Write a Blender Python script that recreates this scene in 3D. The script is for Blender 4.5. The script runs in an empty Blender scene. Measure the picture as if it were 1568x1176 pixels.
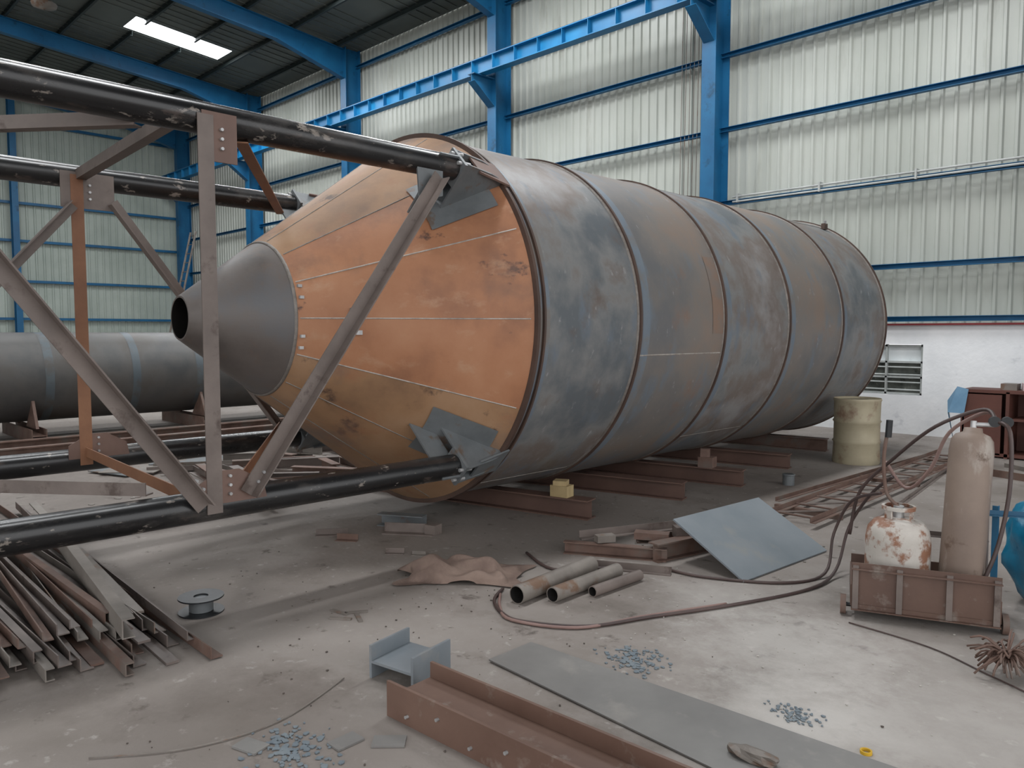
import bpy, math, random
import bmesh
from mathutils import Vector, Matrix, noise as mnoise
random.seed(7)
scene=bpy.context.scene
scene.view_settings.view_transform='Standard'

# ------------------------------------------------------------ materials
def lin(c):
    o=[]
    for v in c:
        v=v/255.0
        o.append(v/12.92 if v<=0.04045 else ((v+0.055)/1.055)**2.4)
    return (o[0],o[1],o[2],1.0)

def M(name, cols, scale=2.0, detail=6, rough=.6, metal=0.0, bump=.1, bscale=40, stretch=(1,1,1),
      spots=None, spots2=None, spots3=None, rvar=.1, pos=None, spec=None):
    m=bpy.data.materials.new(name); m.use_nodes=True
    nt=m.node_tree; N=nt.nodes; Lk=nt.links
    bs=N['Principled BSDF']
    tc=N.new('ShaderNodeTexCoord'); mp=N.new('ShaderNodeMapping')
    mp.inputs['Scale'].default_value=stretch
    Lk.new(tc.outputs['Object'],mp.inputs['Vector'])
    n=N.new('ShaderNodeTexNoise'); n.inputs['Scale'].default_value=scale; n.inputs['Detail'].default_value=detail
    n.inputs['Roughness'].default_value=.6
    Lk.new(mp.outputs[0],n.inputs['Vector'])
    r=N.new('ShaderNodeValToRGB')
    k=len(cols)
    if pos is None: pos=[.34+.32*i/max(1,k-1) for i in range(k)]
    while len(r.color_ramp.elements)<k: r.color_ramp.elements.new(.5)
    for i,c in enumerate(cols):
        r.color_ramp.elements[i].position=pos[i]; r.color_ramp.elements[i].color=lin(c)
    Lk.new(n.outputs['Fac'],r.inputs[0])
    col=r.outputs[0]
    for sp in (spots,spots2,spots3):
        if sp:
            c,thr,sc=sp[:3]; st=sp[3] if len(sp)>3 else (1,1,1); w=sp[4] if len(sp)>4 else .06
            mp2=N.new('ShaderNodeMapping'); mp2.inputs['Scale'].default_value=st
            mp2.inputs['Location'].default_value=(sc*1.7,thr*9,sc)
            Lk.new(tc.outputs['Object'],mp2.inputs['Vector'])
            n2=N.new('ShaderNodeTexNoise'); n2.inputs['Scale'].default_value=sc; n2.inputs['Detail'].default_value=7
            n2.inputs['Roughness'].default_value=.65
            Lk.new(mp2.outputs[0],n2.inputs['Vector'])
            r2=N.new('ShaderNodeMapRange'); r2.inputs['From Min'].default_value=thr; r2.inputs['From Max'].default_value=thr+w
            Lk.new(n2.outputs['Fac'],r2.inputs['Value'])
            mx=N.new('ShaderNodeMix'); mx.data_type='RGBA'
            Lk.new(r2.outputs[0],mx.inputs['Factor']); Lk.new(col,mx.inputs['A']); mx.inputs['B'].default_value=lin(c)
            col=mx.outputs['Result']
    Lk.new(col,bs.inputs['Base Color'])
    bs.inputs['Metallic'].default_value=metal
    if spec is not None: bs.inputs['Specular IOR Level'].default_value=spec
    n3=N.new('ShaderNodeTexNoise'); n3.inputs['Scale'].default_value=bscale; n3.inputs['Detail'].default_value=4
    Lk.new(mp.outputs[0],n3.inputs['Vector'])
    rr=N.new('ShaderNodeMapRange'); rr.inputs['To Min'].default_value=max(.03,rough-rvar); rr.inputs['To Max'].default_value=min(1,rough+rvar)
    Lk.new(n.outputs['Fac'],rr.inputs['Value']); Lk.new(rr.outputs[0],bs.inputs['Roughness'])
    if bump>0:
        b=N.new('ShaderNodeBump'); b.inputs['Strength'].default_value=bump; b.inputs['Distance'].default_value=.01
        Lk.new(n3.outputs['Fac'],b.inputs['Height']); Lk.new(b.outputs[0],bs.inputs['Normal'])
    return m

def add_patch(m, centers, color, freq=3.0, lo=.85, hi=1.15):
    """blend colour blobs (pale spilled dust/paint, darker brown areas) at world spots of a floor material"""
    nt=m.node_tree; N=nt.nodes; Lk=nt.links; bs=N['Principled BSDF']
    col=bs.inputs['Base Color'].links[0].from_socket
    tc=N.new('ShaderNodeTexCoord')
    nz=N.new('ShaderNodeTexNoise'); nz.inputs['Scale'].default_value=freq; nz.inputs['Detail'].default_value=10; nz.inputs['Roughness'].default_value=.75
    Lk.new(tc.outputs['Object'],nz.inputs['Vector'])
    for (x,y,r,amt) in centers:
        d=N.new('ShaderNodeVectorMath'); d.operation='DISTANCE'; d.inputs[1].default_value=(x,y,0)
        Lk.new(tc.outputs['Object'],d.inputs[0])
        mr=N.new('ShaderNodeMapRange'); mr.inputs['From Min'].default_value=0; mr.inputs['From Max'].default_value=r
        mr.inputs['To Min'].default_value=1; mr.inputs['To Max'].default_value=0
        Lk.new(d.outputs['Value'],mr.inputs['Value'])
        ad=N.new('ShaderNodeMath'); ad.operation='ADD'; Lk.new(mr.outputs[0],ad.inputs[0]); Lk.new(nz.outputs['Fac'],ad.inputs[1])
        m2=N.new('ShaderNodeMapRange'); m2.inputs['From Min'].default_value=lo; m2.inputs['From Max'].default_value=hi; m2.inputs['To Max'].default_value=amt
        Lk.new(ad.outputs[0],m2.inputs['Value'])
        mx=N.new('ShaderNodeMix'); mx.data_type='RGBA'
        Lk.new(m2.outputs[0],mx.inputs['Factor']); Lk.new(col,mx.inputs['A']); mx.inputs['B'].default_value=lin(color)
        col=mx.outputs['Result']
    Lk.new(col,bs.inputs['Base Color'])

# ------------------------------------------------------------ mesh builder
class B:
    def __init__(s,name): s.name=name; s.v=[]; s.f=[]; s.mi=[]; s.sm=[]; s.mats=[]
    def m(s,mat):
        if mat not in s.mats: s.mats.append(mat)
        return s.mats.index(mat)
    def add(s,vs,fs,mat,smooth=False):
        o=len(s.v); s.v+= [Vector(v) for v in vs]; i=s.m(mat)
        for f in fs: s.f.append([o+j for j in f]); s.mi.append(i); s.sm.append(smooth)
    def box(s,c,size,mat,R=None):
        c=Vector(c); hx,hy,hz=[a/2 for a in size]
        if R is None: R=Matrix.Identity(3)
        vs=[c+R@Vector((x,y,z)) for z in(-hz,hz) for y in(-hy,hy) for x in(-hx,hx)]
        s.add(vs,[(0,2,3,1),(4,5,7,6),(0,1,5,4),(2,6,7,3),(0,4,6,2),(1,3,7,5)],mat)
    def plate(s,pts,t,mat,n=None):
        pts=[Vector(p) for p in pts]
        if n is None: n=(pts[1]-pts[0]).cross(pts[2]-pts[0]).normalized()
        else: n=Vector(n).normalized()
        k=len(pts); vs=[p-n*t/2 for p in pts]+[p+n*t/2 for p in pts]
        fs=[tuple(range(k))[::-1],tuple(range(k,2*k))]+[(i,(i+1)%k,k+(i+1)%k,k+i) for i in range(k)]
        s.add(vs,fs,mat)
    def frame(s,p1,p2,up):
        d=(p2-p1).normalized(); up=Vector(up)
        if abs(d.dot(up))>.99: up=Vector((0,1,0)) if abs(d.y)<.9 else Vector((1,0,0))
        x=d.cross(up).normalized(); y=x.cross(d).normalized()
        return d,x,y
    def prof(s,pr,p1,p2,mat,up=(0,0,1)):
        p1=Vector(p1);p2=Vector(p2); d,x,y=s.frame(p1,p2,up); k=len(pr)
        vs=[p1+x*a+y*b for a,b in pr]+[p2+x*a+y*b for a,b in pr]
        fs=[(i,(i+1)%k,k+(i+1)%k,k+i) for i in range(k)]+[tuple(range(k))[::-1],tuple(range(k,2*k))]
        s.add(vs,fs,mat)
    def rev(s,pr,p0,axis,mat,n=48,smooth=True,closed=False,a0=0,a1=2*math.pi):
        p0=Vector(p0); ax=Vector(axis).normalized(); d,x,y=s.frame(p0,p0+ax,(0,0,1))
        full=abs(a1-a0-2*math.pi)<1e-6; cnt=n if full else n+1
        vs=[]
        for t,r in pr:
            for i in range(cnt):
                a=a0+(a1-a0)*i/n
                vs.append(p0+ax*t+(x*math.cos(a)+y*math.sin(a))*r)
        fs=[]
        K=len(pr); R=range(K) if closed else range(K-1)
        for j in R:
            j2=(j+1)%K
            for i in range(n):
                i2=(i+1)%cnt
                fs.append((j*cnt+i,j*cnt+i2,j2*cnt+i2,j2*cnt+i))
        s.add(vs,fs,mat,smooth)
    def cyl(s,p1,p2,r,mat,r2=None,n=20,caps=True,inner=None,imat=None):
        p1=Vector(p1);p2=Vector(p2); L=(p2-p1).length; r2=r if r2 is None else r2
        s.rev([(0,r),(L,r2)],p1,p2-p1,mat,n)
        if inner:
            q=inner; s.rev([(0,r-q),(L,r2-q)],p1,p2-p1,imat or mat,n)
            s.rev([(0,r-q),(0,r)],p1,p2-p1,mat,n,False); s.rev([(L,r2-q),(L,r2)],p1,p2-p1,mat,n,False)
        elif caps:
            d,x,y=s.frame(p1,p2,(0,0,1))
            for p,rr in((p1,r),(p2,r2)):
                if rr>1e-4:
                    s.add([p+(x*math.cos(2*math.pi*i/n)+y*math.sin(2*math.pi*i/n))*rr for i in range(n)],[tuple(range(n))],mat)
    def tube(s,pts,r,mat,n=8,sub=6,closed=False):
        P=[Vector(p) for p in pts]; Q=[]
        k=len(P)
        for i in range(k-1):
            a=P[max(0,i-1)];b=P[i];c=P[i+1];d=P[min(k-1,i+2)]
            for j in range(sub):
                t=j/sub
                Q.append(.5*((2*b)+(c-a)*t+(2*a-5*b+4*c-d)*t*t+(3*b-a-3*c+d)*t**3))
        Q.append(P[-1])
        vs=[];prev=None
        for i,q in enumerate(Q):
            t=(Q[min(i+1,len(Q)-1)]-Q[max(i-1,0)]).normalized()
            if prev is None:
                x=t.cross(Vector((0,0,1)));
                if x.length<.05: x=t.cross(Vector((1,0,0)))
            else: x=prev-t*prev.dot(t)
            x.normalize(); prev=x; y=t.cross(x)
            for j in range(n):
                a=2*math.pi*j/n; vs.append(q+(x*math.cos(a)+y*math.sin(a))*r)
        fs=[]
        for i in range(len(Q)-1):
            for j in range(n): fs.append((i*n+j,i*n+(j+1)%n,(i+1)*n+(j+1)%n,(i+1)*n+j))
        fs.append(tuple(range(n))); fs.append(tuple((len(Q)-1)*n+j for j in range(n)))
        s.add(vs,fs,mat,True)
    def done(s,parent=None,bevel=0):
        me=bpy.data.meshes.new(s.name)
        lo=Vector((min(v.x for v in s.v),min(v.y for v in s.v),min(v.z for v in s.v)))
        hi=Vector((max(v.x for v in s.v),max(v.y for v in s.v),max(v.z for v in s.v)))
        o=Vector(((lo.x+hi.x)/2,(lo.y+hi.y)/2,lo.z))
        if s.name=='floor': o=Vector((0,0,0))
        me.from_pydata([tuple(v-o) for v in s.v],[],s.f)
        for mt in s.mats: me.materials.append(mt)
        for i,p in enumerate(me.polygons): p.material_index=s.mi[i]; p.use_smooth=s.sm[i]
        me.update()
        bm=bmesh.new(); bm.from_mesh(me); bmesh.ops.recalc_face_normals(bm,faces=bm.faces); bm.to_mesh(me); bm.free()
        ob=bpy.data.objects.new(s.name,me); ob.location=o
        scene.collection.objects.link(ob)
        if parent: ob.parent=parent
        if bevel:
            bv=ob.modifiers.new('bevel','BEVEL'); bv.width=bevel; bv.segments=2; bv.limit_method='ANGLE'
        return ob

def Lprof(w,t):  return [(0,0),(w,0),(w,t),(t,t),(t,w),(0,w)]
def Iprof(w,h,tf,tw):
    a=w/2;b=tw/2
    return [(-a,0),(a,0),(a,tf),(b,tf),(b,h-tf),(a,h-tf),(a,h),(-a,h),(-a,h-tf),(-b,h-tf),(-b,tf),(-a,tf)]
def Hprof(w,h,t,tw,zw=None):
    a=w/2;b=tw/2;c=h/2
    return [(-a,0),(-a+t,0),(-a+t,c-b),(a-t,c-b),(a-t,0),(a,0),(a,h),(a-t,h),(a-t,c+b),(-a+t,c+b),(-a+t,h),(-a,h)]
def Cprof(w,h,t):
    return [(0,0),(w,0),(w,t),(t,t),(t,h-t),(w,h-t),(w,h),(0,h)]
def Rz(a): return Matrix.Rotation(a,3,'Z')

# ------------------------------------------------------------ palette
blue=M('blue_structural_paint',[(10,82,124),(18,98,142)],scale=1.5,rough=.5,bump=.03,spots=((10,62,92),.60,3,(1,1,1),.12))
blue2=M('blue_crane_paint',[(16,104,152),(24,122,172)],scale=1.5,rough=.45,bump=.03)
sheetw=M('corrugated_sheet_cream',[(166,170,162),(186,189,182)],scale=.8,rough=.45,bump=.0,stretch=(1,1,.25),spots=((138,137,126),.56,1.2,(1.5,1,.3),.25))
sheetend=M('corrugated_sheet_end',[(160,170,162),(178,187,179)],scale=.8,rough=.5,bump=0)
roofm=M('roof_sheet_dark',[(78,84,80),(96,102,98)],scale=.8,rough=.6,bump=.05)
purlin=M('purlin_dark',[(34,44,44),(46,56,56)],scale=2,rough=.6,bump=0)
white=M('whitewashed_masonry',[(226,228,230),(240,241,242)],scale=2,rough=.9,bump=.4,bscale=14,spots=((200,202,206),.62,2.5,(1,1,1),.1))
concrete=M('concrete_floor',[(124,116,109),(140,132,126),(154,147,141)],scale=.8,detail=14,rough=.78,bump=.3,bscale=22,
   spots=((102,93,86),.54,1.3,(1,1,1),.22),spots2=((170,164,158),.60,10,(1,1,1),.12),spots3=((88,79,73),.60,5,(1,1,1),.1))
steel_tank=M('mill_scale_steel',[(92,97,101),(122,122,121),(112,102,96),(138,136,135)],scale=1.0,detail=11,rough=.5,metal=.12,bump=.05,bscale=12,
   spots=((102,112,122),.55,1.5,(1,2.2,1),.14),spots2=((98,84,76),.56,2.0,(1,1,1),.16),spots3=((150,150,150),.63,6,(1,2,1),.1),rvar=.1,pos=[.36,.46,.54,.66])
steel_tank_b=M('mill_scale_steel_brown',[(100,100,101),(118,112,107),(128,113,102)],scale=1.2,detail=11,rough=.52,metal=.12,bump=.05,bscale=12,
   spots=((104,113,121),.54,1.5,(1,2,1),.14),spots2=((126,98,82),.60,1.5,(1,1,1),.15),spots3=((150,150,150),.63,7,(1,2,1),.1))
blued=M('heat_tint_band',[(100,112,124),(116,125,133)],scale=2,rough=.5,metal=.12,bump=.02,spots=((116,111,106),.46,3,(1,1,1),.15))
cone_o=M('orange_rust_plate',[(132,90,66),(158,109,78),(168,121,90)],scale=1.5,detail=11,rough=.6,metal=.05,bump=.05,
   spots=((84,62,54),.63,2.4,(1,1,1.5),.05),spots2=((172,134,106),.57,2.5,(3,.6,3),.2),spots3=((118,88,72),.53,1.5,(1,1,1),.2))
cone_y=M('ochre_rust_plate',[(122,93,70),(148,114,84),(158,126,98)],scale=1.5,detail=11,rough=.6,metal=.05,bump=.05,
   spots=((86,66,54),.62,2.2,(1,1,1),.06),spots2=((146,100,72),.54,1.6,(2,.7,2),.2),spots3=((112,96,86),.54,1.4,(1,1,1),.2))
cone_d=M('dark_cone_steel',[(82,76,73),(98,91,87),(94,94,96)],scale=2,rough=.5,metal=.15,bump=.05,spots=((108,88,74),.57,2.5,(1,1,1),.15))
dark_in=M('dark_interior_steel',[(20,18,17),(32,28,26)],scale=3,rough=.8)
weld=M('weld_bead_dull',[(108,102,96),(134,128,122)],scale=18,rough=.5,metal=.3,bump=.4,bscale=90)
weldc=M('weld_bead_light',[(146,138,130),(182,175,168)],scale=18,rough=.5,metal=.3,bump=.4,bscale=90)
ringm=M('ring_rust_dark',[(66,51,45),(86,66,56)],scale=3,rough=.6,metal=.1,bump=.1)
blackp=M('black_pipe_paint',[(20,20,21),(34,34,35)],scale=3,rough=.28,metal=0,bump=.05,bscale=10,stretch=(1,.3,1),
   spots=((84,80,77),.54,4,(1,.35,1),.25),spots2=((126,119,112),.61,14,(1,.5,1),.05),spots3=((66,58,54),.6,9,(1,.3,1),.08),rvar=.1)
brace=M('brace_dusty_grey',[(98,88,83),(120,109,103)],scale=3,rough=.55,metal=.1,bump=.1,spots=((80,68,62),.58,5,(1,1,1),.1))
bracer=M('brace_rust_orange',[(118,80,58),(138,98,72)],scale=3,rough=.65,bump=.1)
plater=M('gusset_primer_brown',[(100,78,70),(116,92,82)],scale=3,rough=.6,bump=.08)
plateg=M('bracket_blue_grey_steel',[(94,98,100),(112,116,118)],scale=4,rough=.5,metal=.15,bump=.08,spots=((104,90,80),.58,4))
rust=M('rusty_steel',[(88,68,59),(108,85,75),(106,96,89)],scale=4,rough=.7,metal=.05,bump=.15)
redox=M('red_oxide_beam',[(98,74,63),(114,89,77)],scale=2.5,rough=.55,bump=.08,spots=((132,119,110),.58,6,(1,1,1),.12))
redoxd=M('dark_support_beam',[(84,62,54),(100,76,66)],scale=2.5,rough=.6,bump=.08)
greyst=M('grey_steel_stock',[(108,101,95),(132,125,118)],scale=4,rough=.6,metal=.1,bump=.1,spots=((114,90,74),.58,3))
sheetfl=M('floor_sheet_steel',[(116,114,112),(132,130,127)],scale=2,rough=.55,metal=.1,bump=.05,spots=((142,138,133),.56,4,(1,1,1),.15))
bluegrey=M('blue_grey_plate',[(118,126,132),(132,138,143)],scale=2,rough=.45,metal=.15,bump=.03,spots=((140,140,138),.58,3,(1,1,1),.15))
boltm=M('bolt_steel',[(150,150,150),(190,190,190)],scale=9,rough=.4,metal=.4)
galv=M('grey_conduit',[(160,163,161),(184,186,184)],scale=3,rough=.5,bump=0)

# ------------------------------------------------------------ room shell
YW=13.0; XE=-32.0; XR=9.0; YB=-11.0
RZ0=9.75; SL=.09
def roofz(y):
    return RZ0+SL*(YW-y) if y>1 else RZ0+SL*(YW-1)-SL*(1-y)
b=B('floor'); b.box((-6,0,-.1),(64,44,.2),concrete)
fl=b.done()
add_patch(concrete,[(-1.75,3.75,1.0,.5),(-1.35,3.05,.8,.5),(-2.35,4.1,.7,.35),(-.9,3.3,2.4,.35)],(196,192,187),5.5,.85,1.4)
add_patch(concrete,[(-12,3.5,6.5,.65),(-7.5,3.0,3.0,.5),(-4.9,4.8,2.2,.5),(-3.9,7.5,2.2,.5),(-4.6,1.2,1.8,.4),(-2.8,1.5,1.2,.3)],(92,82,75),1.6,.75,1.25)  # darker brown areas of the floor, broken up by noise

def corr(name,x0,x1,z0,z1,fixed,axis,mat,pitch=.2,dep=.035,side=-1):
    b=B(name); vs=[];n=int(abs(x1-x0)/pitch)
    for i in range(n):
        u=x0+(x1-x0)*i/n; p=(x1-x0)/n
        for du,dd in((0,0),(.62,0),(.72,dep),(.9,dep)):
            vs.append((u+p*du,fixed+side*dd))
    vs.append((x1,fixed))
    def P(a,f,z): return (a,f,z) if axis=='x' else (f,a,z)
    k=len(vs)
    V=[P(a,f,z0) for a,f in vs]+[P(a,f,z1) for a,f in vs]
    b.add(V,[(i,i+1,k+i+1,k+i) for i in range(k-1)],mat)
    return b
b=corr('wall_right',XE,XR,1.7,9.85,YW+.12,'x',sheetw)
def masonry(x0,x1,z0,z1): b.box(((x0+x1)/2,YW+.12,(z0+z1)/2),(x1-x0,.24,z1-z0),white)
masonry(XE,-5.05,0,1.74); masonry(-3.95,XR,0,1.74); masonry(-5.05,-3.95,0,.62); masonry(-5.05,-3.95,1.42,1.74)
b.done()
b=corr('wall_far_end',YB,YW,1.2,10.95,XE-.1,'y',sheetend,pitch=.25,side=1)
b.box((XE-.1,(YB+YW)/2,.6),(.24,YW-YB,1.2),white); b.done()
# unseen opposite wall, added to darken the left side; open nearer the camera
b=corr('wall_left_unseen',XE,-9.0,1.2,9.7,YB-.1,'x',sheetend,pitch=.3,side=1)
b.box(((XE-9)/2,YB-.1,.6),(-9-XE,.24,1.2),white); b.done()

b=B('window_1')
frm=M('window_frame_grey',[(150,154,152),(176,180,178)],scale=5,rough=.5)
glass=M('window_frosted_pane',[(225,232,234),(242,246,247)],scale=3,rough=.3,bump=0)
dkm=M('window_dark_pane',[(70,74,70),(110,114,108)],scale=6,rough=.3,bump=0,spots=((150,150,140),.6,9))
x0,x1,z0,z1=-5.05,-3.95,.62,1.42
for x in(x0+.02,x1-.02,(x0+x1)/2): b.box((x,YW+.06,(z0+z1)/2),(.03,.06,z1-z0),frm)
for z in(z0+.02,z1-.02,1.14,.9): b.box(((x0+x1)/2,YW+.06,z),(x1-x0,.06,.03),frm)
b.box(((x0+x1)/2,YW+.1,1.28),(x1-x0,.01,.26),glass)
b.box(((x0+x1)/2,YW+.1,.88),(x1-x0,.01,.5),dkm)
for i in range(4): b.box(((x0+x1)/2,YW+.05,.7+i*.12),(x1-x0-.06,.03,.008),frm,Matrix.Rotation(.6,3,'X'))
b.done()

b=B('trim_wall_girts')
for z in(1.78,2.61,3.94,5.27,6.6,7.95,9.2):
    b.prof(Cprof(.1,.08,.008),(XE,YW-.02,z),(XR,YW-.02,z),blue)
for z in(2.06,3.4,4.83,6.16,7.6,9.0):
    b.prof(Cprof(.1,.09,.008),(XE+.12,YW,z),(XE+.12,YB,z),blue)
b.box(((XE+XR)/2,YW-.06,1.735),(XR-XE,.05,.03),M('red_strip',[(120,40,44),(140,52,54)],rough=.6))
b.done()

cx=[4.35,-1.6,-7.50,-13.15,-19.3,-25.3,-31.3]
for x in cx:
    b=B('steel_column')
    b.prof(Iprof(.28,.5,.02,.014),(x,YW-.02,0),(x,YW-.02,9.7),blue,up=(0,-1,0))
    b.box((x,YW-.25,.02),(.42,.6,.04),blue)
    y0=YW-.52
    b.plate([(x,y0,6.8),(x,y0,7.4),(x,y0-.62,7.4),(x,y0-.62,7.25)],.014,blue)
    b.box((x,y0-.31,7.41),(.22,.64,.02),blue)
    b.plate([(x-.11,y0,6.8),(x+.11,y0,6.8),(x+.11,y0-.62,7.25),(x-.11,y0-.62,7.25)],.016,blue)
    b.done()
    b=B('roof_rafter')
    def rz(y): return roofz(y)-.16
    for ya,yb,da,db in((YW-.5,YW-2.6,.8,.42),(YW-2.6,1,.42,.42),(1,YB,.42,.42)):
        A=(x,ya,rz(ya));Bp=(x,yb,rz(yb));C=(x,yb,rz(yb)-db);D=(x,ya,rz(ya)-da)
        b.plate([A,Bp,C,D],.012,blue)
        for p,q in((A,Bp),(D,C)):
            b.plate([(p[0]-.1,p[1],p[2]),(q[0]-.1,q[1],q[2]),(q[0]+.1,q[1],q[2]),(p[0]+.1,p[1],p[2])],.016,blue)
    b.box((x,YW-.5,roofz(YW)-.6),(.22,.03,1.0),blue)
    b.done()
sky=[]
for k in(-19.6,-13.6,-7.6,-1.6):
    for (ya,yb) in((8.0,10.7),(1.8,4.8),(-8,-4.5)):
        sky.append((k-3.85,k-2.85,ya,yb))
b=B('ceiling')
xs=sorted(set([XE,XR]+[round(s[0],3) for s in sky]+[round(s[1],3) for s in sky]))
ys=sorted(set([YB,1,YW+.1]+[s[2] for s in sky]+[s[3] for s in sky]))
for i in range(len(xs)-1):
    for j in range(len(ys)-1):
        xm=(xs[i]+xs[i+1])/2; ym=(ys[j]+ys[j+1])/2
        if any(s[0]<xm<s[1] and s[2]<ym<s[3] for s in sky): continue
        y0,y1=ys[j],ys[j+1]
        b.plate([(xs[i],y0,roofz(y0)),(xs[i+1],y0,roofz(y0)),(xs[i+1],y1,roofz(y1)),(xs[i],y1,roofz(y1))],.02,roofm,n=(0,0,1))
for i in range(int((XR-XE)/.33)):
    x=XE+.2+i*.33
    if any(s[0]-.03<x<s[1]+.03 for s in sky): continue
    for y0,y1 in((1,YW),(YB,1)):
        b.plate([(x-.03,y0,roofz(y0)-.02),(x+.03,y0,roofz(y0)-.02),(x+.03,y1,roofz(y1)-.02),(x-.03,y1,roofz(y1)-.02)],.025,roofm,n=(0,0,1))
b.done()
b=B('roof_purlins')
y=YW-.7
while y>YB:
    cuts=sorted([(s[0]-.02,s[1]+.02) for s in sky if s[2]-.1<y<s[3]+.1]); x=XE
    for c in cuts+[(XR,XR)]:
        b.prof(Cprof(.06,.14,.008),(x,y,roofz(y)-.16),(c[0],y,roofz(y)-.16),purlin); x=c[1]
    y-=1.35
b.done()
skm=bpy.data.materials.new('translucent_skylight'); skm.use_nodes=True
bs=skm.node_tree.nodes['Principled BSDF']; bs.inputs['Base Color'].default_value=(.9,.95,.95,1)
bs.inputs['Emission Color'].default_value=(.92,.97,1,1); bs.inputs['Emission Strength'].default_value=6
b=B('window_skylights')
for s in sky:
    b.plate([(s[0],s[2],roofz(s[2])),(s[1],s[2],roofz(s[2])),(s[1],s[3],roofz(s[3])),(s[0],s[3],roofz(s[3]))],.01,skm,n=(0,0,1))
b.done()

b=B('crane_runway_girder')
gy=YW-.52-.36
b.prof(Iprof(.22,.34,.02,.012),(XE+.3,gy,7.43),(XR,gy,7.43),blue2)
for i in range(60):
    x=XE+1+i*.68
    if x<XR: b.box((x,gy-.055,7.6),(.012,.10,.30),blue2)
b.box(((XE+XR)/2,gy,7.795),(XR-XE-.4,.05,.05),rust)
b.done()
for y in(7.0,1.0,-5.0):
    b=B('end_wall_column'); b.prof(Iprof(.2,.3,.015,.012),(XE+.12,y,0),(XE+.12,y,roofz(y)-.2),blue,up=(1,0,0)); b.done()
b=B('wall_conduit_pipes')
for dz in(0,.09): b.cyl((-7.2,YW-.12,3.98+dz),(XR,YW-.12,4.0+dz),.018,galv,n=10)
for i in range(8):
    x=-7.1+i*1.5; b.box((x,YW-.08,4.04),(.03,.14,.16),galv)
b.done()
b=B('wall_bracing_rods')
b.cyl((-19.1,YW-.1,7.2),(-13.5,YW-.1,2),.014,greyst,n=8)
for k in range(5):
    x=-8.35+k*.09; b.cyl((x,YW-.1,2.7+.3*k),(x+.05,YW-.1,9.0),.008,greyst,n=6)
b.done()
b=B('roof_vent_fan'); b.cyl((-22.9,5.9,roofz(5.9)-.35),(-22.9,5.9,roofz(5.9)-.02),.2,greyst,n=24); b.rev([(-.5,.02),(-.42,.28),(-.35,.3)],(-22.9,5.9,roofz(5.9)),(0,0,1),greyst,n=24); b.done()

# ------------------------------------------------------------ main silo
X0,Z0,R=-5.25,1.70,1.5
ysc=[3.99,5.23,6.595,7.95,9.36,10.76]
ax=(0,1,0)
b=B('steel_silo_tank')
mats=[steel_tank,steel_tank_b,steel_tank,steel_tank_b,steel_tank]
for i in range(5):
    r=R+(.006 if i%2 else 0)
    b.rev([(ysc[i],r),(ysc[i+1],r)],(X0,0,Z0),ax,mats[i],n=128)
    b.rev([(ysc[i]+.05,r+.0015),(ysc[i]+.15,r+.0015)],(X0,0,Z0),ax,blued,n=128)
for i,y in enumerate(ysc):
    w=.026; hgt=.028 if i else .036
    b.rev([(y-w/2,R-.01),(y-w/2,R+hgt),(y+w/2,R+hgt),(y+w/2,R-.01)],(X0,0,Z0),ax,ringm,n=128,smooth=False)
    if i: b.rev([(y-w/2-.014,R-.01),(y-w/2-.012,R+.011),(y-w/2,R+.014)],(X0,0,Z0),ax,weld,n=128)
    b.rev([(y+w/2+.0,R+.014),(y+w/2+.012,R+.0)],(X0,0,Z0),ax,ringm,n=128)
b.rev([(3.99+.07,R+.0),(3.99+.07,R+.022),(3.99+.09,R+.022),(3.99+.09,R)],(X0,0,Z0),ax,ringm,n=128,smooth=False)
b.rev([(10.76,R),(10.86,R*.97),(11.0,R*.82),(11.12,R*.5),(11.17,R*.2),(11.18,0.001)],(X0,0,Z0),ax,steel_tank,n=96)
def sp(y,r,a): return Vector((X0+r*math.cos(a),y,Z0+r*math.sin(a)))
def shell_patch(y0,y1,a0,a1,mat,off=.003,n=16):
    vs=[]
    for yy in(y0,y1):
        for i in range(n+1): vs.append(sp(yy,R+off,math.radians(a0+(a1-a0)*i/n)))
    b.add(vs,[(i,i+1,n+2+i,n+1+i) for i in range(n)],mat,True)
for i,angs in enumerate([(100,-60),(-11,150),(75,-50),(40,-80),(64,-35)]):
    for a in angs:
        a=math.radians(a)
        b.cyl(sp(ysc[i]+.03,R+.001,a),sp(ysc[i+1]-.03,R+.001,a),.004 if i!=1 else .009,weld if i!=1 else weldc,n=8)
orange_strip=M('rust_patch_strip',[(124,104,92),(132,107,90)],scale=2,rough=.55,metal=.1,bump=.03,spots=((116,110,105),.46,3,(1,1,1),.2))
shell_patch(ysc[1]+1.15,ysc[2]-.03,-4,24,orange_strip,.009)
yt,rt,yj,rj=2.09,.15,2.65,.55
yc=3.975
def cr(y): return rj+(R-rj)*(y-yj)/(yc-yj)
b.rev([(yt,rt),(yj,rj)],(X0,0,Z0),ax,cone_d,n=96)
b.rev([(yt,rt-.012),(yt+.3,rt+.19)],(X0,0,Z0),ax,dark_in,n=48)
b.rev([(yt,rt-.012),(yt,rt)],(X0,0,Z0),ax,cone_d,n=48,smooth=False)
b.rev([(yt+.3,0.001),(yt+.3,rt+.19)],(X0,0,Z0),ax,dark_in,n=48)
b.rev([(yj-.012,rj-.005),(yj-.008,rj+.005),(yj+.004,rj+.008),(yj+.008,rj+.006)],(X0,0,Z0),ax,weld,n=96)
G=14
cm=[cone_o,cone_o,cone_y,cone_y,cone_y,cone_o,cone_y,cone_y,cone_o,cone_y,cone_y,cone_y,cone_y,cone_o]
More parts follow.
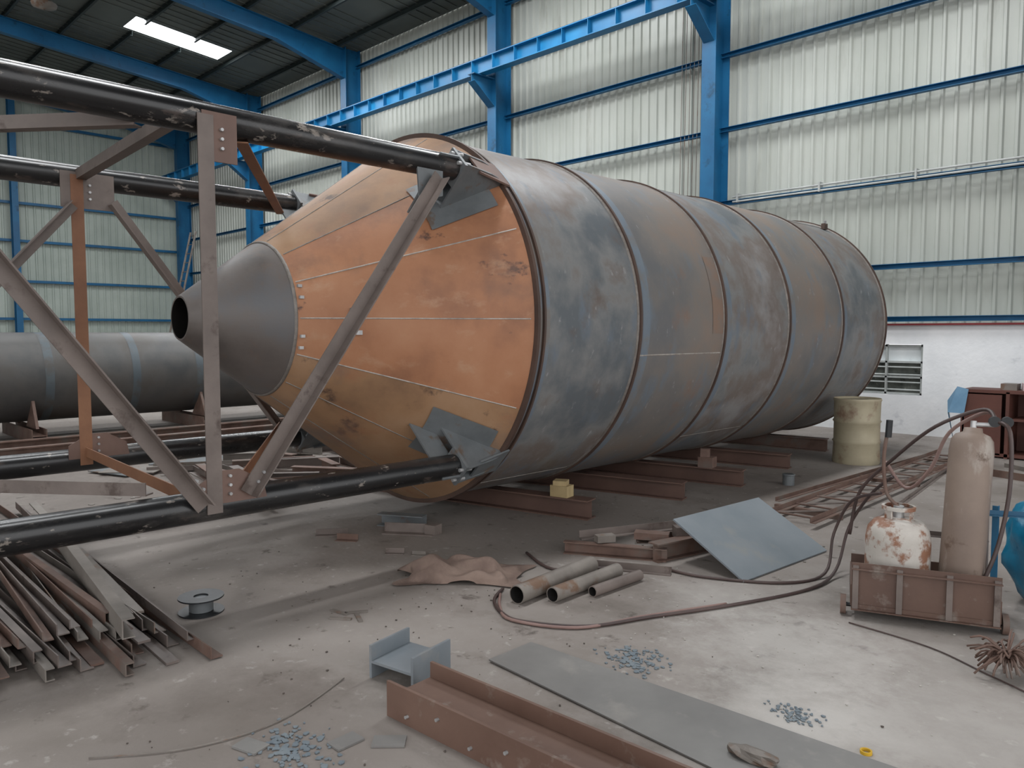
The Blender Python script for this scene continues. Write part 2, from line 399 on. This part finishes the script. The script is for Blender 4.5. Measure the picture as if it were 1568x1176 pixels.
for g in range(G):
    a0=g*2*math.pi/G; a1=a0+2*math.pi/G
    n=8; vs=[]; rows=6
    for j in range(rows+1):
        y=yj+(yc-yj)*j/rows
        for i in range(n+1):
            a=a0+(a1-a0)*i/n; vs.append(sp(y,cr(y),a))
    fs=[(j*(n+1)+i,j*(n+1)+i+1,(j+1)*(n+1)+i+1,(j+1)*(n+1)+i) for j in range(rows) for i in range(n)]
    b.add(vs,fs,cm[g],True)
    b.cyl(sp(yj+.02,cr(yj+.02)-.001,a0),sp(yc-.02,cr(yc-.02)-.001,a0),.0055,weldc if g in(0,13,1) else weld,n=6)
for a in(-12,14,22,-20):
    a=math.radians(a); p=sp(yj+.03,cr(yj+.03)+.012,a); b.box(p,(.02,.03,.02),boltm)
a=math.radians(-7); p=sp(2.98,cr(2.98)+.01,a); b.box(p,(.02,.05,.03),boltm); a=math.radians(4); b.box(sp(2.95,cr(2.95)+.02,a),(.04,.04,.03),plateg)
a=math.radians(62); p=sp(10.6,R+.04,a); b.box(p,(.05,.1,.08),ringm); b.cyl(p,p+Vector((.02,-.02,.08)),.018,boltm)
LO=1.1; ye=3.56; y_start=-2.6
for sx in(1,-1):
    for sz in(1,-1):
        lx=X0+sx*LO; lz=Z0+sz*1.05
        b.cyl((lx,y_start,lz),(lx,ye,lz),.086,blackp,n=32,inner=.01)
        ang=math.atan2(sz*1.05,sx*LO); rad=Vector((math.cos(ang),0,math.sin(ang))); tg=Vector((-math.sin(ang),0,math.cos(ang)))
        c=Vector((X0,0,Z0))
        def q(rho,y,t=0): return c+rad*rho+Vector((0,y,0))+tg*t
        n=8; vs=[]
        for (yy,off,dw) in((3.48,.014,11),(3.9,.014,9.5)):
            for i in range(n+1):
                a=ang+math.radians(-dw+2*dw*i/n); vs.append(sp(yy,cr(yy)+off,a))
        b.add(vs,[(i,i+1,n+2+i,n+1+i) for i in range(n)],plateg)
        b.box(q(1.52,ye+.012),(.2,.024,.2),plateg,Matrix.Rotation(-ang,3,'Y'))
        for t in(-.075,.075):
            b.plate([q(1.62,ye+.02,t),q(cr(ye)+.0,ye+.02,t),q(cr(3.93),3.93,t),q(1.53,4.04,t),q(1.58,3.85,t)],.014,plateg)
        b.plate([q(1.62,ye-.16,-.0),q(1.62,ye+.02,0),q(cr(ye)+.01,ye+.02,0),q(cr(ye-.16)+.01,ye-.16,0)],.014,plateg)
        b.plate([q(1.585,3.72,-.10),q(1.585,3.72,.10),q(1.535,4.03,.12),q(1.535,4.03,-.12)],.014,plater if sz>0 else plateg)
        for t in(-.055,.055):
            b.cyl(q(1.6,ye-.03,t),q(1.6,ye+.08,t),.014,boltm,n=8)
def bolts(p,nrm,k=3,d=.05,dirv=(0,0,1)):
    for i in range(k):
        c=Vector(p)+Vector(dirv)*(i-(k-1)/2)*d; b.cyl(c,c+Vector(nrm)*.018,.009,boltm,n=8)
zt,zb=Z0+1.05,Z0-1.05
for sx,mv,md in((1,brace,brace),(-1,bracer,brace)):
    lx=X0+sx*LO; xo=lx+.095
    for yn in(1.86,.22):
        b.prof(Lprof(.085,.008),(xo,yn-.04,zb-.03),(xo,yn-.04,zt+.0),mv,up=(-1,0,0))
        w=.10 if sx>0 else .19
        b.plate([(xo-.008,yn-w,zt-.24),(xo-.008,yn+w*.9,zt-.24),(xo-.008,yn+w*.9,zt+.02),(xo-.008,yn-w,zt+.02)],.01,plater if sx>0 else brace)
        b.plate([(xo-.008,yn-.2,zb+.02),(xo-.008,yn+.22,zb+.02),(xo-.008,yn+.2,zb+.12),(xo-.008,yn+.06,zb+.2),(xo-.008,yn-.06,zb+.2),(xo-.008,yn-.2,zb+.12)],.01,plater)
        bolts((xo,yn,zt-.12),(1,0,0)); bolts((xo,yn,zb+.12),(1,0,0))
    for p,qq in(((xo+.012,1.98,zb+.04),(xo+.012,3.38,zt-.12)),((xo+.012,1.74,zb+.04),(xo+.012,.32,zt-.1))) if sx>0 else (((xo+.012,1.98,zt-.2),(xo+.012,3.3,zb+.1)),):
        b.prof(Lprof(.08,.008),p,qq,md,up=(0,1,0) if sx<0 else (0,-1,0))
        d=(Vector(qq)-Vector(p)).normalized()
        for t in(.06,.12): c=Vector(p)+d*t+Vector((0.0,0,.03)); b.cyl(c,c+Vector((.02,0,0)),.009,boltm,n=8)
xoF=X0-LO+.095
b.prof(Lprof(.07,.008),(xoF+.01,1.72,zt-.2),(xoF+.01,.2,zb+.1),brace,up=(0,1,0))
b.plate([(X0+LO+.06,3.22,zt-.28),(X0+LO+.06,3.42,zt-.22),(X0+LO+.06,3.42,zt-.02),(X0+LO+.06,3.2,zt-.02)],.012,plateg)
for zz,dz in((zt,-.1),(zb,.1)):
    b.prof(Lprof(.07,.008),(X0+LO,1.66,zz+dz*.3),(X0-LO,1.78,zz+dz*.3),bracer if dz>0 else brace)
    b.prof(Lprof(.07,.008),(X0+LO,1.98,zz+dz),(X0-LO,3.4,zz+dz),bracer)
    b.prof(Lprof(.07,.008),(X0+LO,1.45,zz+dz),(X0-LO,-.3,zz+dz),brace)
silo=b.done()

# ------------------------------------------------------------ second vessel
b=B('horizontal_steel_vessel')
X2,Z2,R2=-13.6,.93,.68
v2=M('vessel_dark_steel',[(66,67,68),(82,80,78),(76,70,65)],scale=1.2,detail=8,rough=.5,metal=.15,bump=.05)
v2b=M('vessel_tint_band',[(76,85,92),(88,95,98)],scale=1.5,rough=.5,metal=.15,bump=.02,spots=((80,77,74),.48,3,(1,1,1),.15))
b.rev([(-3,R2),(8.2,R2)],(X2,0,Z2),ax,v2,n=64)
for yy in(-3,8.2): b.rev([(yy,R2),(yy+(.12 if yy>0 else -.12),R2*.6),(yy+(.16 if yy>0 else -.16),.001)],(X2,0,Z2),ax,v2,n=64)
for yy in(-.2,1.9,3.22,4.45,5.47,6.9): b.rev([(yy-.06,R2+.003),(yy+.06,R2+.003)],(X2,0,Z2),ax,v2b,n=64)
for yy in(-2,.5,3,5.5,7.8):
    b.prof(Hprof(.2,.2,.012,.01),(X2-.9,yy,0),(X2+.9,yy,0),rust)
    for sx in(-1,1): b.plate([(X2+sx*.25,yy,.2),(X2+sx*.8,yy,.2),(X2+sx*.6,yy,.6)],.04,rust)
b.done()
for x in(-12.3,-11.5):
    b=B('floor_rail'); b.prof(Iprof(.12,.12,.015,.012),(x,-4,0),(x,8.0,0),rust); b.done()

def lie(b,x,y,L,a,pr,mat,z=0): b.prof(pr,(x-L/2*math.cos(a),y-L/2*math.sin(a),z),(x+L/2*math.cos(a),y+L/2*math.sin(a),z),mat)
b=B('steel_scrap_heap')
random.seed(11)
for i in range(26):
    x=random.uniform(-9.2,-7.0); y=random.uniform(3.4,5.6); a=random.uniform(-.5,1.2)
    lie(b,x,y,random.uniform(.5,1.4),a,random.choice([Lprof(.07,.008),Cprof(.06,.1,.008),Iprof(.1,.12,.01,.008)]),random.choice([rust,greyst,brace]),random.choice([0,0,.1]))
for i in range(5):
    b.box((random.uniform(-11,-9.3),random.uniform(3,5.2),.01+.012*i),(random.uniform(.4,.8),random.uniform(.3,.6),.01),random.choice([greyst,plateg]),Rz(random.uniform(0,1)))
b.done()

for (p,q_,m) in(((-6.6,4.53),(-4.14,5.11),redoxd),((-6.6,6.75),(-3.92,7.35),redoxd),((-6.7,5.65),(-4.0,6.35),redoxd),((-6.8,8.15),(-4.05,8.7),redoxd),((-6.7,10.0),(-4.3,10.35),rust)):
    b=B('silo_support_beam'); b.prof(Iprof(.16,.17,.012,.01),(p[0],p[1],0),(q_[0],q_[1],0),m); b.done()
b=B('wood_chock_block'); wd=M('yellow_wood',[(156,136,98),(174,154,114)],scale=6,rough=.8,stretch=(1,4,1))
b.box((-4.42,5.04,.22),(.17,.12,.1),wd,Rz(.2)); b.box((-4.43,5.04,.29),(.12,.12,.04),wd,Rz(.5)); b.done()
b=B('rust_chock_stack'); b.box((-4.3,7.26,.225),(.16,.14,.11),rust,Rz(.2)); b.box((-4.32,7.25,.32),(.1,.1,.09),rust,Rz(.5)); b.done()

# ------------------------------------------------------------ floor objects
b=B('angle_iron_stack')
random.seed(3)
for i in range(64):
    lay=i//22; k=i%22
    y=.02+k*.072+random.uniform(-.03,.03); xe=-3.60-.42*(1-k/22)-random.uniform(0,.35)-(.15*lay)
    L=random.uniform(2.6,4.6); a=random.uniform(-.03,.08)*(1+.6*lay)
    z=.002+lay*.045+random.uniform(0,.006)
    w=random.choice([.045,.05,.06])
    rr_=random.random()
    pr=Lprof(w,.006) if rr_<.55 else (Cprof(.04,.06,.006) if rr_<.8 else [(0,0),(.06,0),(.06,.012),(0,.012)])
    p=Vector((xe,y,z)); q_=Vector((xe-L*math.cos(a),y+L*math.sin(a)*.7,z))
    b.prof(pr,p,q_,random.choice([greyst,brace,rust,brace]),up=(0,0,1))
b.prof(Cprof(.06,.1,.006),(-3.95,1.25,.10),(-6.2,1.5,.14),greyst)
b.done()
b=B('wire_spool'); sx_,sy_=-4.33,1.80; spm=M('black_plastic',[(24,26,29),(38,40,43)],scale=3,rough=.4)
for z in(.0,.085):
    b.cyl((sx_,sy_,z),(sx_,sy_,z+.008),.125,spm,n=40,inner=.065)
b.cyl((sx_,sy_,.0),(sx_,sy_,.093),.06,spm,n=32,inner=.02)
b.cyl((sx_,sy_,.01),(sx_,sy_,.083),.066,plateg,n=32)
b.done()
b=B('red_oxide_h_beam')
b.prof(Hprof(.26,.15,.014,.012),(-2.59,1.97,0),(-.3,2.12,0),redox)
for k in range(9): b.cyl((-2.45+k*.18,1.853+k*.012,.04+(k%2)*.05),(-2.45+k*.18,1.835+k*.012,.04+(k%2)*.05),.007,boltm,n=8)
b.done()
b=B('i_beam_offcut')
b.prof(Hprof(.27,.155,.014,.012),(-2.80,2.02,.0),(-2.85,2.28,.0),bluegrey); b.done()
b=B('floor_steel_sheet')
b.plate([(-2.66,2.5,.012),(-2.66,2.80,.012),(-.9,2.93,.004),(-.9,2.42,.004)],.007,sheetfl,n=(0,0,1)); b.done()
b=B('tilted_steel_plate')
b.plate([(-2.37,4.47,.008),(-2.29,5.55,.008),(-2.87,5.62,.30),(-2.95,4.54,.30)],.012,bluegrey)
b.done()
b=B('scrap_frame_pile')
b.prof(Cprof(.06,.09,.008),(-3.65,4.2,0),(-3.0,4.55,0),rust)
b.prof(Cprof(.06,.09,.008),(-3.45,4.8,0),(-2.9,5.35,0),rust)
b.prof(Iprof(.1,.13,.01,.008),(-3.05,4.45,.0),(-2.85,5.4,.0),rust)
b.prof(Lprof(.06,.008),(-3.6,4.3,.09),(-3.05,5.2,.13),brace)
b.prof(Lprof(.05,.008),(-3.3,4.05,.0),(-2.8,4.3,.0),brace)
b.box((-3.2,4.65,.12),(.25,.1,.05),rust,Rz(.5)); b.box((-3.05,4.8,.15),(.1,.1,.08),brace,Rz(.9))
b.box((-3.4,4.35,.12),(.14,.07,.05),greyst,Rz(1.1))
b.done()
for (p,q_,r,m) in(((-3.13,3.17),(-3.20,3.95),.056,greyst),((-3.0,3.34),(-3.02,4.0),.046,greyst),((-2.89,3.58),(-2.88,4.05),.034,brace)):
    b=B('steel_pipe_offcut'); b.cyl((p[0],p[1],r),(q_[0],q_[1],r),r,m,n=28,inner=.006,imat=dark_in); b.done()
cl=M('brown_cloth',[(108,90,82),(126,107,97),(138,119,108)],scale=5,rough=.95,bump=.3,bscale=60)
b=B('crumpled_cloth_rag')
nx,ny=84,52; vs=[]
for j in range(ny+1):
    for i in range(nx+1):
        u=i/nx*2-1; v=j/ny*2-1
        env=max(0,1-(u*u*.95+v*v*.95))
        wx=mnoise.noise(Vector((u*1.4,v*1.4,7.)))*.7; wy=mnoise.noise(Vector((u*1.4,v*1.4,17.)))*.7
        f1=.5+.5*math.sin((u+wx)*6+(v+wy)*3.0)
        f2=.5+.5*math.sin((v+wy)*5-(u+wx)*2.5+1.3)
        lump=max(0,mnoise.noise(Vector((u*1.6,v*1.6,2.5)))+.25)
        z=.010+env**.55*(.015+.05*f1+.03*f2+.09*lump)
        e=mnoise.noise(Vector((u*1.8,v*1.8,1.)))*.16
        X=u*(.39+e); Y=v*(.19+e*.9)
        c,s_=math.cos(.75),math.sin(.75)
        vs.append((-3.74+X*c-Y*s_,3.30+X*s_+Y*c,z))
b.add(vs,[(j*(nx+1)+i,j*(nx+1)+i+1,(j+1)*(nx+1)+i+1,(j+1)*(nx+1)+i) for j in range(ny) for i in range(nx)],cl,True)
b.done()
b=B('steel_angle_offcuts')
b.prof(Cprof(.1,.10,.008),(-5.3,3.75,0),(-4.95,3.95,0),plateg)
b.prof(Lprof(.08,.008),(-5.05,3.6,0),(-4.7,3.85,0),brace)
b.box((-4.72,3.83,.04),(.1,.1,.08),brace,Rz(.3))
b.prof(Lprof(.05,.006),(-5.35,3.15,0),(-5.2,3.35,0),brace); b.prof(Lprof(.05,.006),(-5.12,3.2,0),(-4.98,3.3,0),rust)
b.prof(Lprof(.04,.005),(-4.55,3.25,0),(-4.45,3.34,0),brace); b.prof(Lprof(.03,.005),(-4.38,3.36,0),(-4.3,3.42,0),greyst); b.done()
b=B('flat_bar_scraps')
for x,y,a in((-3.75,2.35,.2),(-3.68,2.42,1.0),(-3.6,2.38,-.4),(-3.66,2.3,.6)): b.box((x,y,.005),(.13,.025,.008),greyst,Rz(a))
b.done()
b=B('lattice_truss')
for x in(-3.05,-2.66): b.prof(Lprof(.045,.006),(x,6.1,.05),(x-.05,10.9,.05),rust)
b.prof(Lprof(.04,.006),(-3.35,6.9,.0),(-3.2,10.9,.0),rust); b.prof(Lprof(.035,.005),(-2.35,6.6,.0),(-2.75,10.3,.0),brace)
for i in range(11):
    y=6.25+i*.44; b.cyl((-3.05,y,.06),(-2.66,y+.0,.06),.009,rust,n=8)
    b.cyl((-3.05,y,.055),(-2.66,y+.44,.055),.008,brace,n=8)
for y in(6.6,8.6,10.5): b.box((-2.9,y,.024),(.6,.05,.048),rust)
b.done()
bm_=M('drum_beige_paint',[(150,141,118),(168,158,134)],scale=3,rough=.6,bump=.05,spots=((122,98,80),.56,3,(1,1,1),.12))
b=B('oil_drum')
bx,by=-3.68,9.72
pr=[(0,.27),(.02,.275),(.25,.265),(.27,.28),(.29,.265),(.50,.265),(.52,.28),(.54,.265),(.76,.268),(.78,.278),(.8,.272)]
b.rev(pr,(bx,by,0),(0,0,1),bm_,n=40); b.cyl((bx,by,.0),(bx,by,.775),.262,bm_,n=40)
b.done()
b=B('black_paint_can'); b.cyl((-4.25,11.45,0),(-4.25,11.45,.26),.15,spm,n=28); b.rev([(.24,.15),(.25,.165),(.27,.165)],(-4.25,11.45,0),(0,0,1),spm,n=28); b.done()
b=B('small_grey_can'); b.cyl((-3.62,7.75,0),(-3.62,7.75,.11),.06,plateg,n=24); b.rev([(.10,.06),(.105,.066),(.115,.066),(.115,.05)],(-3.62,7.75,0),(0,0,1),plateg,n=24); b.done()
b=B('wall_side_scrap_heap')
random.seed(21)
for i in range(22):
    x=random.uniform(-2.2,.6); y=random.uniform(9.6,10.8); lie(b,x,y,random.uniform(.3,1.0),random.uniform(0,3.1),random.choice([Lprof(.05,.006),Lprof(.08,.008),Cprof(.05,.08,.006)]),random.choice([rust,greyst,brace]))
b.done()

# gas cylinder trolley
P0=Vector((-1.65,4.35,0)); u=Vector((.93,.367,0)); v=Vector((-.367,.93,0)); Rt=Rz(math.atan2(.367,.93))
def T(a,c,z): return P0+u*a+v*c+Vector((0,0,z))
b=B('gas_cylinder_trolley')
trp=M('trolley_red_oxide',[(84,63,54),(100,77,66)],scale=3,rough=.6,bump=.08,spots=((122,111,103),.58,6,(1,1,1),.12))
W=.72
b.box(T(W/2,.0,.18),(W,.012,.24),trp,Rt)
b.prof(Lprof(.035,.006),T(0,-.005,.285),T(W,-.005,.285),trp); b.prof(Lprof(.03,.006),T(0,-.005,.055),T(W,-.005,.055),trp)
for a in(.0,.22,.46,W-.04): b.box(T(a+.02,-.014,.18),(.03,.018,.25),brace,Rt)
b.box(T(W/2,.24,.07),(W,.48,.012),trp,Rt)
for a in(0,W): b.box(T(a,.24,.13),(.01,.48,.12),trp,Rt)
b.box(T(W/2,.48,.15),(W,.012,.18),trp,Rt)
for a in(-.04,W+.03): b.cyl(T(a-.015,.06,.055),T(a+.015,.06,.055),.055,rust,n=28)
b.cyl(T(-.05,.06,.055),T(W+.05,.06,.055),.012,spm)
bl=M('trolley_blue_frame',[(30,80,110),(44,98,130)],rough=.5)
b.prof(Lprof(.035,.005),T(W-.01,.40,.08),T(W-.01,.48,1.0),brace)
b.prof(Lprof(.03,.005),T(W-.1,.46,.55),T(W+.22,.5,.55),bl); b.prof(Lprof(.03,.005),T(W+.05,.48,.1),T(W+.05,.5,.6),bl)
b.prof(Lprof(.03,.005),T(.3,.46,.4),T(W,.46,.4),brace)
b.done()
lp=M('lpg_white_rusty',[(172,166,158),(194,188,181)],scale=4,rough=.6,bump=.1,spots=((134,94,72),.50,6,(1,1,1),.08),spots2=((120,78,58),.58,9,(1,1,1),.06))
b=B('lpg_gas_cylinder')
c0=T(.24,.25,.078)
b.rev([(0,.13),(.02,.15),(.06,.165),(.10,.172),(.34,.172),(.40,.16),(.44,.13),(.46,.07),(.465,.03)],c0,(0,0,1),lp,n=40)
b.cyl(c0,c0+Vector((0,0,.02)),.14,lp,n=32)
b.cyl(c0+Vector((0,0,.45)),c0+Vector((0,0,.53)),.028,boltm,n=16)
for k in range(3):
    a=k*2.1; b.box(c0+Vector((.07*math.cos(a),.07*math.sin(a),.48)),(.01,.05,.08),lp,Rz(a))
b.rev([(.51,.075),(.51,.09),(.53,.09),(.53,.075)],c0,(0,0,1),lp,n=32,smooth=False)
b.tube([c0+Vector((0,0,.52)),c0+Vector((-.07,.0,.6)),c0+Vector((-.09,0,.8)),c0+Vector((-.07,.0,.98))],.011,rust)
b.cyl(c0+Vector((-.07,0,.92)),c0+Vector((-.065,0,1.02)),.018,spm)
b.done()
ox=M('oxygen_cylinder_tan',[(122,106,96),(138,122,110)],scale=3,rough=.6,bump=.08,spots=((162,153,144),.56,7,(1,1,.3),.12),spots2=((100,82,70),.60,5))
b=B('oxygen_gas_cylinder')
c1=T(.55,.2,.078); axd=Vector((.0,.16,1)).normalized()
b.rev([(0,.001),(0,.10),(.02,.112),(.87,.112),(.93,.105),(.96,.085),(.975,.05),(1.0,.045),(1.0,.001)],c1,axd,ox,n=36)
tp=c1+axd*.99
b.cyl(tp,tp+axd*.05,.016,boltm,n=12); b.cyl(tp+axd*.03,tp+axd*.03+u*.1,.012,boltm,n=12)
for o in(.10,.16): b.cyl(tp+axd*.05+u*o-v*.02,tp+axd*.05+u*o+v*.01,.03,spm,n=20)
b.done()
b=B('blue_tarp_bag'); bagm=M('blue_plastic',[(14,96,130),(26,130,165)],scale=6,rough=.3,bump=.6,bscale=14)
vs=[];n=40;m_=24
for j in range(m_+1):
    ph=math.pi*j/m_
    for i in range(n):
        a=2*math.pi*i/n
        d=Vector((math.sin(ph)*math.cos(a),math.sin(ph)*math.sin(a),math.cos(ph)))
        k=1+.16*mnoise.noise(d*2.2)+.12*abs(mnoise.noise(d*7))
        vs.append((-.86+d.x*.27*k,5.38+d.y*.27*k,max(.003,.34+d.z*.36*k)))
b.add(vs,[(j*n+i,j*n+(i+1)%n,(j+1)*n+(i+1)%n,(j+1)*n+i) for j in range(m_) for i in range(n)],bagm,True); b.done()

hz=M('dark_hose',[(60,46,44),(84,68,64)],rough=.5); hz2=M('pink_hose',[(126,100,94),(144,118,110)],rough=.5)
b=B('welding_hose')
b.tube([(-3.36,3.28,.012),(-3.25,3.1,.012),(-3.05,2.98,.012),(-2.89,2.98,.012),(-2.60,3.17,.012),(-2.43,3.54,.012),(-2.21,4.02,.012),(-2.01,4.62,.012),(-2.0,5.0,.05),(-2.0,5.2,.3),(-1.85,5.15,.55),(-1.65,4.95,.72)],.010,hz)
b.tube([(-3.30,3.20,.012),(-3.15,3.05,.012),(-2.95,2.95,.012),(-2.62,3.12,.012),(-2.47,3.50,.012),(-2.24,4.02,.012)],.009,hz2)
b.tube([(-3.8,3.95,.012),(-3.4,3.8,.012),(-3.15,4.1,.012),(-2.93,4.32,.012),(-2.60,4.37,.012),(-2.18,4.62,.012),(-2.05,4.95,.03),(-2.08,5.15,.25),(-1.95,5.1,.5),(-1.7,4.9,.62)],.010,hz)
b.tube([tp+Vector((.1,.05,.05)),tp+Vector((.18,.0,.0)),tp+Vector((.2,-.05,-.3)),tp+Vector((.17,-.1,-.6)),tp+Vector((.12,-.15,-.8))],.011,hz)
b.tube([tp+Vector((.1,.05,.05)),tp+Vector((.0,.2,.1)),tp+Vector((-.25,.2,-.02)),tp+Vector((-.5,.25,-.25)),tp+Vector((-.72,.3,-.5)),tp+Vector((-.78,.3,-.8))],.011,hz)
b.tube([tp+Vector((.1,.08,.04)),tp+Vector((.0,.25,.08)),tp+Vector((-.2,.3,-.06)),tp+Vector((-.3,.3,-.3)),tp+Vector((-.45,.35,-.45)),tp+Vector((-.6,.4,-.3))],.011,hz2)
b.done()
b=B('thin_floor_cable')
b.tube([(-1.62,4.25,.006),(-1.2,4.2,.006),(-.9,4.05,.006),(-.6,3.9,.006)],.004,hz)
b.done()
b=B('floor_wire'); b.tube([(-3.1,.85,.006),(-2.9,1.15,.006),(-2.85,1.5,.006),(-3.0,1.9,.006)],.003,greyst); b.done()

b=B('workshop_cabinet')
wn=M('cabinet_brown',[(84,50,42),(104,64,54)],rough=.6)
cx0,cx1,cy0,cy1,ch=-2.95,-1.5,11.3,11.8,.85
b.box(((cx0+cx1)/2,(cy0+cy1)/2,.04),(cx1-cx0,cy1-cy0,.04),wn); b.box(((cx0+cx1)/2,(cy0+cy1)/2,ch),(cx1-cx0,cy1-cy0,.04),wn)
for x in(cx0+.02,(cx0+cx1)/2-.2,cx1-.02): b.box((x,(cy0+cy1)/2,ch/2),(.04,cy1-cy0,ch),wn)
b.box(((cx0+cx1)/2,cy1-.02,ch/2),(cx1-cx0,.02,ch),wn); b.box(((cx0+cx1)/2+.3,(cy0+cy1)/2,.5),(.9,cy1-cy0,.03),wn)
b.box((cx0+.24,cy0+.01,ch/2),(.44,.02,ch-.08),wn)
b.box((cx1-.5,cy0+.2,.63),(.4,.3,.22),spm); b.box((cx1-.5,cy0+.2,.2),(.4,.3,.25),greyst)
pk=M('pale_cloth',[(180,162,162),(200,182,182)],rough=.9)
for k in range(4):
    x=cx0+.5+k*.22; b.box((x,cy0+.25,ch+.06),(.18,.22,.08+.02*(k%2)),pk if k%2 else greyst,Rz(.3*k))
b.done()
b=B('blue_hanging_cloth'); b.add([(-3.1,11.28,.55),(-2.9,11.26,.55),(-2.86,11.27,.87),(-3.0,11.3,.9),(-3.14,11.4,.7),(-3.05,11.5,0.0)],[(0,1,2,3),(0,3,4),(0,4,5)],M('light_blue_cloth',[(110,150,180),(135,172,200)],rough=.9)); b.done()

def flakes(name,cx_,cy_,r,n,mat,s=.05):
    b=B(name)
    for i in range(n):
        a=random.uniform(0,6.28); d=r*math.sqrt(random.random())*random.uniform(.3,1)
        x=cx_+d*math.cos(a); y=cy_+d*math.sin(a)*.8; q=random.uniform(.2,1)*s
        pts=[(x+q*math.cos(t+a)*random.uniform(.4,1),y+q*math.sin(t+a)*random.uniform(.3,1),.004) for t in(0,1.3,2.6,3.9,5.1)]
        b.plate(pts,.004,mat,n=(random.uniform(-.1,.1),random.uniform(-.1,.1),1))
    return b.done()
fm=M('blue_paint_flakes',[(98,110,119),(122,131,136)],scale=8,rough=.6)
flakes('paint_flakes_pile',-2.62,1.42,.28,150,fm,.022)
flakes('paint_flakes_pile',-2.17,3.03,.24,150,fm,.020)
flakes('paint_flakes_pile',-1.38,3.05,.15,90,fm,.014)
b=B('flat_steel_offcuts')
for x,y,s1,s2,a in((-2.75,1.32,.12,.08,.3),(-2.40,1.72,.13,.08,.8),(-2.52,1.6,.12,.08,1.6)):
    b.box((x,y,.005),(s1,s2,.008),sheetfl,Rz(a))
b.done()
dk=M('dark_chips',[(74,67,62),(98,88,81)],rough=.8)
flakes('scattered_debris',-3.2,2.6,2.6,130,dk,.009)
flakes('scattered_debris',-2.0,3.8,2.0,110,M('pale_chips',[(164,159,152),(188,183,176)]),.009)
flakes('scattered_debris',-4.2,5.6,2.6,110,greyst,.02)
flakes('scattered_debris',-9,4.0,4,160,greyst,.06)
b=B('concrete_chunk')
vs=[];n=14
for j in range(9):
    ph=math.pi*j/8
    for i in range(n):
        a=2*math.pi*i/n; d=Vector((math.sin(ph)*math.cos(a),math.sin(ph)*math.sin(a),math.cos(ph))); k=1+.35*mnoise.noise(d*1.7)
        vs.append((-1.32+d.x*.10*k+.5*d.y*.04,2.60+d.y*.04*k,max(.009,.025+d.z*.03*k)))
b.add(vs,[(j*n+i,j*n+(i+1)%n,(j+1)*n+(i+1)%n,(j+1)*n+i) for j in range(8) for i in range(n)],greyst,False); b.done()
b=B('yellow_tape_ring'); b.cyl((-1.05,2.96,.0),(-1.05,2.96,.012),.022,M('yellow_tape',[(190,150,30),(210,170,50)]),n=24,inner=.006); b.done()
b=B('wire_brush_bundle')
for i in range(110):
    a=random.uniform(0,6.28); c_=Vector((-.84,4.1,.07)); d=Vector((math.cos(a),math.sin(a),random.uniform(-.3,.9)))*random.uniform(.06,.15)
    e=c_+d+Vector((random.uniform(-.04,.04),random.uniform(-.04,.04),-.02)); e.z=max(.008,e.z); mid=c_+d*.6+Vector((0,0,.03))
    b.tube([c_-d*.3+Vector((0,0,.02)),mid,e],.005,rust,n=5,sub=3)
b.done()
b=B('leaning_ladder')
for x in(-27.9,-27.45): b.prof(Lprof(.05,.006),(x,10.4,0),(x,11.6,5.2),greyst)
for i in range(16):
    t=(i+.5)/16; b.cyl((-27.9,10.4+1.2*t,5.2*t+.03),(-27.45,10.4+1.2*t,5.2*t+.03),.015,greyst,n=8)
b.done()

# ------------------------------------------------------------ light
w=bpy.data.worlds.new('sky'); scene.world=w; w.use_nodes=True
bg=w.node_tree.nodes['Background']; bg.inputs[0].default_value=(.98,.985,1,1); bg.inputs[1].default_value=2.3
def area(name,loc,rot,sx_,sy_,e,col=(1,1,1)):
    l=bpy.data.lights.new(name,'AREA'); l.shape='RECTANGLE'; l.size=sx_; l.size_y=sy_; l.energy=e; l.color=col
    o=bpy.data.objects.new(name,l); o.location=loc; o.rotation_euler=rot; scene.collection.objects.link(o); return o
for i,s in enumerate(sky):
    if s[2]>-2:
        e=290
        if s[2]<5 and s[0]<-10: e=170
        area('skylight_lamp',((s[0]+s[1])/2,(s[2]+s[3])/2,roofz(s[3])-.35),(0,0,0),.8,2.5,e,(.97,.985,1))

cam=bpy.data.cameras.new('camera'); co=bpy.data.objects.new('camera',cam); scene.collection.objects.link(co)
co.location=(0,0,1.6); co.rotation_euler=(math.radians(90-3.79),0,math.radians(45))
cam.sensor_width=36; cam.lens=1178/1568*36; cam.clip_end=200; cam.clip_start=.05
scene.camera=co
